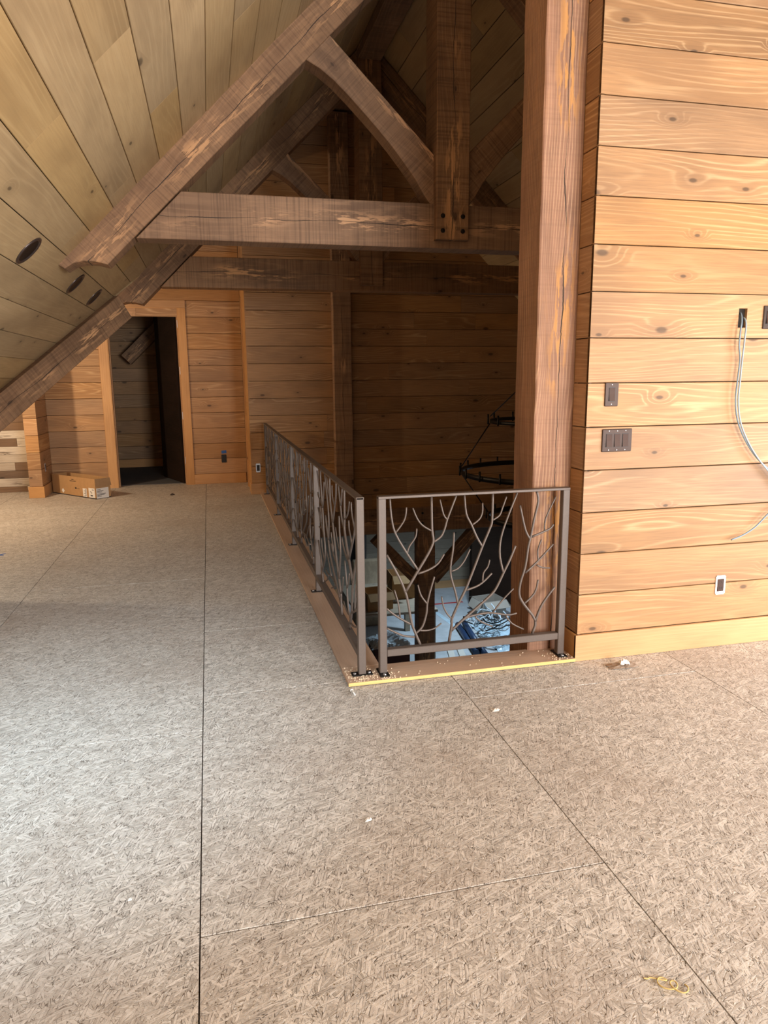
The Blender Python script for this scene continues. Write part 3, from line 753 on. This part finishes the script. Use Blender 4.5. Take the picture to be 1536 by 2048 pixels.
# assumed unseen lamp: pendant form made up, height set for the floor's shadow edge
lc = V((-3.02, 8.25, 2.10))
t = empty('assumed_pendant_lamp', (lc.x, lc.y, 2.0)); tag(t, 'assumed bare-bulb lamp hung in the dormer left of the frame, added for the warm light there', 'lamp')
tube('cord', [(lc.x, lc.y, 2.20), (lc.x, lc.y, 8.25-VAL+CL-.005)], .004, 'black', t, 6)
tube('socket', [(lc.x, lc.y, 2.13), (lc.x, lc.y, 2.21)], [.022, .018], 'iron', t, 10)
tube('bulb', [(lc.x, lc.y, 2.129), (lc.x, lc.y, 2.11), (lc.x, lc.y, 2.08), (lc.x, lc.y, 2.055), (lc.x, lc.y, 2.045)], [.014, .022, .032, .026, .008], plain('frosted_glass', (.9, .86, .78), .3), t, 12)
ld = bpy.data.lights.new('assumed_pendant_light', 'POINT'); ld.energy = 170; ld.color = (1, .79, .54); ld.shadow_soft_size = .05
lo = bpy.data.objects.new('assumed_pendant_light', ld); C.objects.link(lo); lo.location = (lc.x, lc.y, 1.96)

# ---- cardboard box by the pier
BX = frame((-1.452, 9.475, .002), (-.655, .755, 0), (.755, .655, 0))   # x: long side to the back left, y: short side... normal flips
BX = Matrix.Translation((-1.452, 9.475, .002)) @ Matrix((V((.755, .655, 0)), V((-.655, .755, 0)), V((0, 0, 1)))).transposed().to_4x4()
bx = empty('cardboard_box', (-1.70, 9.92, 0)); tag(bx, 'long open cardboard box with white labels beside the narrow pier', 'box')
Wd, Ln, Ht = .215, .98, .255
boxes('body', [((0, 0, .012), (Wd, .005, Ht)), ((0, Ln-.005, .012), (Wd, Ln, Ht)), ((0, .005, .012), (.005, Ln-.005, Ht)), ((Wd-.005, .005, .012), (Wd, Ln-.005, Ht)), ((0, 0, .004), (Wd, Ln, .012))], 'card', bx, 0, BX)
boxes('bottom_band', [((-.001, -.001, 0), (Wd+.001, Ln+.001, .010))], 'ink', bx, 0, BX)
for a, b, c in (((.006, .25, .19), (.10, .50, .20), 'cardin'), ((.10, .45, .18), (.20, .62, .20), 'cardin'), ((.02, .05, .10), (.19, .22, .13), 'cardin')):
    boxes('inner_flap', [(a, b)], c, bx, .001, BX)
link('end_flap', mesh([(.002, -.002, Ht), (Wd-.002, -.002, Ht), (Wd+.01, -.012, Ht-.10), (.012, -.012, Ht-.10), (.002, .001, Ht), (Wd-.002, .001, Ht), (Wd+.01, -.009, Ht-.10), (.012, -.009, Ht-.10)],
     [(0, 1, 2, 3), (7, 6, 5, 4), (0, 4, 5, 1), (1, 5, 6, 2), (2, 6, 7, 3), (3, 7, 4, 0)], 'end_flap'), 'cardin', bx, BX)
for i, (x, y, r) in enumerate(((.07, .34, .028), (.13, .30, .022), (.10, .70, .03))):
    tube('fitting', [(x, y, .06), (x, y+.01, .215)], r, 'iron', bx, 10, BX)
lb1 = boxes('shipping_label', [((.012, -.0022, .004), (.185, -.0008, .135))], 'paper', bx, 0, BX)
for i, (z, w_) in enumerate(((.112, .05), (.095, .09), (.080, .07), (.058, .12), (.044, .10), (.028, .06))):
    boxes('printed_line', [((.022, -.0030, z), (.022+w_, -.0023, z+.006))], 'ink', lb1, 0, BX)
lb2 = boxes('side_label', [((-.0022, .015, .012), (-.0008, .145, .135))], 'paper', bx, 0, BX)
for z, y0, w_ in ((.110, .03, .04), (.085, .09, .02), (.070, .07, .03), (.040, .06, .05), (.030, .06, .05)):
    boxes('printed_line', [((-.0030, y0, z), (-.0023, y0+w_, z+.008))], 'ink', lb2, 0, BX)
lb3 = boxes('barcode_label', [((-.0022, .190, .012), (-.0008, .275, .120))], 'paper', bx, 0, BX)
for z in range(9): boxes('printed_line', [((-.0030, .200, .022+z*.0105), (-.0023, .222 if z % 3 else .25, .027+z*.0105))], 'ink', lb3, 0, BX)
boxes('printed_mark', [((-.0015, .415, .098), (-.0006, .450, .118)), ((-.0015, .35, .102), (-.0006, .405, .106))], 'ink', bx, 0, BX)
boxes('printed_text', [((-.0015, .42, .192), (-.0006, .56, .200)), ((-.0015, .47, .212), (-.0006, .52, .220))], 'ink', bx, 0, BX)
link('corner_sticker', mesh([(-.001, .70, .052), (-.001, .735, .085), (-.001, .77, .052), (-.001, .735, .020), (-.0002, .70, .052), (-.0002, .735, .085), (-.0002, .77, .052), (-.0002, .735, .020)], [(0, 1, 2, 3), (7, 6, 5, 4), (0, 4, 5, 1), (1, 5, 6, 2), (2, 6, 7, 3), (3, 7, 4, 0)], 's'), 'paper', bx, BX)

# ---- chandelier over the great room
CX, CYc = 3.24, 6.5
ch = empty('chandelier', (CX, CYc, -.05)); tag(ch, 'black iron three-tier ring chandelier with candle holders, half behind the post', 'chandelier')
def ring(r, z, hgt, nc, ph):
    n = 56; vs = []; t_ = .006
    for rr in (r, r-t_):
        for zz in (z, z+hgt):
            vs += [(rr*math.cos(2*math.pi*i/n), rr*math.sin(2*math.pi*i/n), zz) for i in range(n)]
    fs = []
    for i in range(n):
        j = (i+1) % n
        fs += [(i, j, n+j, n+i), (2*n+j, 2*n+i, 3*n+i, 3*n+j), (n+i, n+j, 3*n+j, 3*n+i), (j, i, 2*n+i, 2*n+j)]
    ro = link('ring', mesh(vs, fs, 'ring', True), 'iron', ch, Matrix.Translation((CX, CYc, 0)))
    for i in range(nc):
        a = ph+2*math.pi*i/nc; x, y = CX+(r+.018)*math.cos(a), CYc+(r+.018)*math.sin(a)
        cm = tubemesh([([(0, 0, -.030), (0, 0, -.026), (0, 0, .07)], [.006, .0095, .0095])], 10, 'candle_holder')
        link('candle_holder', cm, 'iron', ro, Matrix.Translation((x, y, z+hgt*.5)))
        
ring(.84, .515, .05, 22, .05); ring(.56, 1.03, .035, 12, .2); ring(.56, .05, .055, 12, .1)
for i in range(4):
    a = 2.68+i*math.pi/2; e = lambda r, z: (CX+r*math.cos(a), CYc+r*math.sin(a), z)
    tube('rod', [e(.02, 1.62), e(.56, 1.09)], .006, 'iron', ch, 6)
    tube('rod', [e(.56, 1.02), e(.84, .58)], .006, 'iron', ch, 6)
    tube('rod', [e(.84, .50), e(.56, .11)], .006, 'iron', ch, 6)
tube('stem', [(CX, CYc, 1.58), (CX, CYc, 3.35)], .012, 'iron', ch, 8)

dl = empty('lower_fill', (4.3, 11.0, -.36)); tag(dl, 'small round lamp added overhead to light the floor of the storey below', 'ceiling light')  # added fill lamp, unseen: stands in for daylight on the lower floor
disc('lens', (4.3, 11.0, -.332), (0, 0, -1), .09, .01, plain('lower_fill_lens', (.85, .87, .9), .4), dl, 20)
ld = bpy.data.lights.new('lower_fill_lamp', 'SPOT'); ld.energy = 300; ld.color = (.62, .83, 1); ld.shadow_soft_size = .12; ld.spot_size = math.radians(140); ld.spot_blend = .6
lo = bpy.data.objects.new('lower_fill_lamp', ld); C.objects.link(lo); lo.location = (4.3, 11.0, -.38)

# ---- storey below: things on and round the work table
tb_ = empty('work_table', (2.9, 10.9, -3)); tag(tb_, 'rough plank work table below, seen between the railing posts', 'table')
boxes('top', [((2.05, 10.18, -2.14), (3.32, 11.85, -2.10))], 'lower', tb_, .003)
for x in (2.12, 3.25):
    for y in (10.26, 11.75): boxes('leg', [((x-.045, y-.045, -2.999), (x+.045, y+.045, -2.141))], 'lower', tb_, .003)
boxes('apron', [((3.20, 10.31, -2.30), (3.24, 11.70, -2.141))], 'lower', tb_)
def obox(name, c, s, label, rz=0., flaps=True, mat='card'):
    t = empty(name, c); tag(t, label, 'box'); x, y, z = s; g = .006
    mw = Matrix.Translation(c) @ Matrix.Rotation(rz, 4, 'Z')
    boxes('body', [((-x/2, -y/2, 0), (x/2, y/2, g)), ((-x/2, -y/2, g), (x/2, -y/2+g, z)), ((-x/2, y/2-g, g), (x/2, y/2, z)), ((-x/2, -y/2+g, g), (-x/2+g, y/2-g, z)), ((x/2-g, -y/2+g, g), (x/2, y/2-g, z))], mat, t, 0, mw)
    if flaps:
        for k in range(4):
            a = k*math.pi/2; hx = x/2 if k % 2 else y/2; hw = (y if k % 2 else x)/2
            d = .45*min(x, y)
            fm = mw @ Matrix.Rotation(a, 4, 'Z') @ Matrix.Translation((0, -hx, z+.001)) @ Matrix.Rotation(math.radians((35, 55, 20, 60)[k]), 4, 'X')
            boxes('flap', [((-hw+.004, -d, 0), (hw-.004, -.012, .004))], mat, t, 0, fm)
    return t
obox('cardboard_box', (2.42, 10.55, -2.099), (.42, .36, .28), 'small open carton on the work table below, nearer the railing corner', .1)
obox('cardboard_box', (2.96, 11.05, -2.099), (.40, .42, .40), 'taller open carton on the work table below beside the lower post', -.05)
pb = boxes('paper_slab', [((-.28, -.05, 0), (.28, .05, .72))], 'tan', None, .02, Matrix.Translation((2.62, 12.15, -2.45)))
tag(pb, 'tan crumpled paper sheet standing behind the cartons below', 'paper')
pb.location.z = -2.99; pb.scale = (1, 1, 1.75)
dr = tube('dark_roll', [(2.52, 12.55, -2.99), (2.55, 12.55, -1.15)], .15, plain('dark_wrap', (.035, .028, .024), .4, 0, .5, 8., bump=.6), None, 14)
tag(dr, 'tall dark wrapped roll standing behind the tan paper below', 'roll')
cr = empty('plastic_wrapped_crate', (2.55, 9.75, -3)); tag(cr, 'dark red crate wrapped in clear film under the railing corner', 'crate')
boxes('crate', [((2.16, 9.60, -2.999), (2.70, 10.0, -2.42))], 'reddark', cr, .01)
def crumple(name, c, sx, sy, sz, mat, parent, seed, n=26, flat=.0):
    rg = random.Random(seed); vs = []; fs = []
    for i in range(n+1):
        for j in range(n+1):
            u, v = i/n*2-1, j/n*2-1
            d = max(0., 1-max(abs(u), abs(v))**3)
            vs.append((u*sx/2+rg.uniform(-.5, .5)*sx/n, v*sy/2+rg.uniform(-.5, .5)*sy/n, d*sz*(.75+.25*math.sin(5*u+3*v))+rg.uniform(0, .35)*sz*(.3+flat)))
    for i in range(n):
        for j in range(n): fs.append((i*(n+1)+j, (i+1)*(n+1)+j, (i+1)*(n+1)+j+1, i*(n+1)+j+1))
    return link(name, mesh(vs, fs, name), mat, parent, Matrix.Translation(c))
crumple('film', (2.42, 9.80, -2.415), .60, .50, .14, 'film', cr, 4, 18)
t = obox('cardboard_box', (4.98, 12.15, -2.999), (.50, .42, .34), 'open carton on the lower floor in front of the dark shade panel', .15, True, plain('grey_carton', (.36, .31, .26), .85))
ts = crumple('plastic_sheet', (4.98, 10.90, -2.998), 1.1, 1.7, .10, 'tarp', None, 9, 30, .6); tag(ts, 'pale blue plastic sheet crumpled on the lower floor', 'sheet')
an = empty('wrapped_fixture', (4.52, 10.95, -2.9)); tag(an, 'pile of curled metal rods in clear wrap on the plastic sheet below', 'fixture')
rg = random.Random(12)
for i in range(26):
    a = rg.uniform(0, 6.28); r_ = rg.uniform(.10, .34); cx_, cy_ = 4.55+rg.uniform(-.18, .22), 11.05+rg.uniform(-.28, .28); tl = rg.uniform(-.5, .5)
    P = [(cx_+r_*math.cos(a+q*.42), cy_+r_*math.sin(a+q*.42), -2.80+rg.uniform(0, .02)+.10*q*abs(tl)+.1*rg.random()) for q in range(7)]
    tube('curled_rod', smoothpath(P, 2), .011, 'film' if i % 3 else 'iron', an, 6)
for i, (x, y0, y1, r_) in enumerate(((4.02, 10.30, 11.65, .055), (4.14, 10.20, 11.60, .05), (4.085, 10.35, 11.5, .05))):
    o = tube('navy_roll', [(x+.0, y0, -2.999+r_+(.09 if i == 2 else 0)), (x+.16, y1, -2.999+r_+(.09 if i == 2 else 0))], r_, 'navy', None, 12)
    tag(o, ('leftmost navy blue roll lying on the lower floor', 'navy blue roll lying next to the plastic sheet below', 'navy blue roll lying on top of the other two')[i], 'roll', 'navy rolls on the lower floor')
for i, (x, a) in enumerate(((3.62, .22), (3.80, .18))):
    o = boxc('plank', (x, 10.35, -2.985), (.10, 1.2, .028), plain('pale_plank', (.62, .58, .52), .6), None, .002, -a)
    tag(o, ('pale loose plank on the lower floor, left of its pair', 'pale loose plank on the lower floor beside the navy rolls')[i], 'plank', 'loose planks below')
o = boxes('red_tape', [((3.3, 13.02, -2.9995), (4.78, 13.08, -2.998))], 'tape_red'); tag(o, 'red tape line stuck across the lower concrete floor', 'tape')
o = boxes('masking_paper', [((-.045, -.9, 0), (.045, .9, .002))], 'tarp', None, 0, Matrix.Translation((4.12, 12.05, -2.999)) @ Matrix.Rotation(.12, 4, 'Z')); tag(o, 'pale strip of masking paper on the lower floor', 'paper')

# ---- litter on the loft floor
rg = random.Random(21)
chips = []
for cx_, cy_, n in ((.675, 3.285, 150), (.79, 3.26, 90), (1.75, 3.26, 60), (.64, 3.31, 50)):
    for i in range(n):
        a, r_ = rg.uniform(0, 6.28), abs(rg.gauss(.055, .03)); chips.append((cx_+r_*math.cos(a), cy_+r_*math.sin(a)*.9, .0228))
for i in range(22): chips.append((rg.uniform(.62, 1.7), rg.uniform(3.21, 3.36), .0228))
bm = bmesh.new()
for x, y, z in chips:
    if x < .594 or y < 3.206 or x > 1.80: continue
    s_ = rg.uniform(.0012, .0032); boxmesh(bm, (x-s_, y-s_*rg.uniform(.4, 1.2), z-.0008), (x+s_, y+s_*rg.uniform(.4, 1.2), z+s_*.8))
me = bpy.data.meshes.new('sawdust'); bm.to_mesh(me); bm.free()
o = link('sawdust', me, 'chip'); tag(o, 'sawdust crumbs scattered round the railing base plates', 'sawdust', kind='stuff')
o = crumple('paper_scrap', (2.02, 3.10, .001), .16, .07, .012, plain('brown_scrap', (.30, .22, .16), .9), None, 3, 8, .4); tag(o, 'flat brown paper scrap on the floor by the right baseboard', 'scrap')
o = crumple('paper_scrap', (2.02, 3.09, .016), .05, .035, .025, 'paper', None, 6, 6, .6); tag(o, 'crumpled white scrap lying on the brown paper scrap', 'scrap')
P = [(1.014+.035*math.cos(q*.9)*(1-.03*q)+.006*q, 1.315+.028*math.sin(q*.9)-.004*q, .004+.0006*(q % 3)) for q in range(16)]
P = [(.955, 1.352, .005), (.972, 1.345, .004), (.99, 1.347, .004)]+P
P = [(1.014+(x-1.014)*.55, 1.321+(y-1.321)*.55, z) for x, y, z in P]
o = tube('twine_knot', smoothpath(P, 3), .0018, plain('yellow_twine', (.62, .46, .18), .8), None, 6); tag(o, 'tangled piece of yellow twine on the near floor at right', 'twine')
an_ = empty('wall_anchor', (.597, 3.14, 0)); tag(an_, 'small white plastic anchor on the floor at the sill corner', 'anchor')
tube('shank', [(.594, 3.165, .006), (.602, 3.105, .005)], [.0055, .003], 'white', an_, 8); tube('collar', [(.5945, 3.161, .006), (.5955, 3.155, .006)], .008, 'white', an_, 8)
o = crumple('paint_flake', (.454, 2.149, .001), .022, .018, .006, 'paper', None, 31, 4, .5); tag(o, 'white flake on the floor left of the centre seam', 'flake')
o = crumple('paint_flake', (1.188, 2.802, .001), .035, .03, .006, 'paper', None, 32, 4, .5); tag(o, 'pale flake on the floor in front of the sill board', 'flake')
o = crumple('paint_flake', (-.30, 1.95, .001), .012, .012, .005, 'paper', None, 33, 4, .5); tag(o, 'tiny white flake on the floor at lower left', 'flake')
o = crumple('wood_offcut', (-.527, 9.556, .001), .07, .05, .02, plain('dark_bit', (.05, .035, .03), .9), None, 35, 4, .4); tag(o, 'small dark offcut on the floor in front of the doorway', 'offcut')
o = link('tape_star', mesh([(-.05, .0, 0), (0, .02, 0), (.04, .045, 0), (.02, 0, 0), (.045, -.03, 0), (0, -.02, 0), (-.05, 0, .002), (0, .02, .002), (.04, .045, .002), (.02, 0, .002), (.045, -.03, .002), (0, -.02, .002)], [(5, 4, 3, 2, 1, 0), (6, 7, 8, 9, 10, 11)]+[(i, (i+1) % 6, 6+(i+1) % 6, 6+i) for i in range(6)], 't'), 'tape_blue', None, Matrix.Translation((-1.84, 6.62, .0008)))
tag(o, 'torn scrap of blue tape on the floor at the left edge', 'tape')
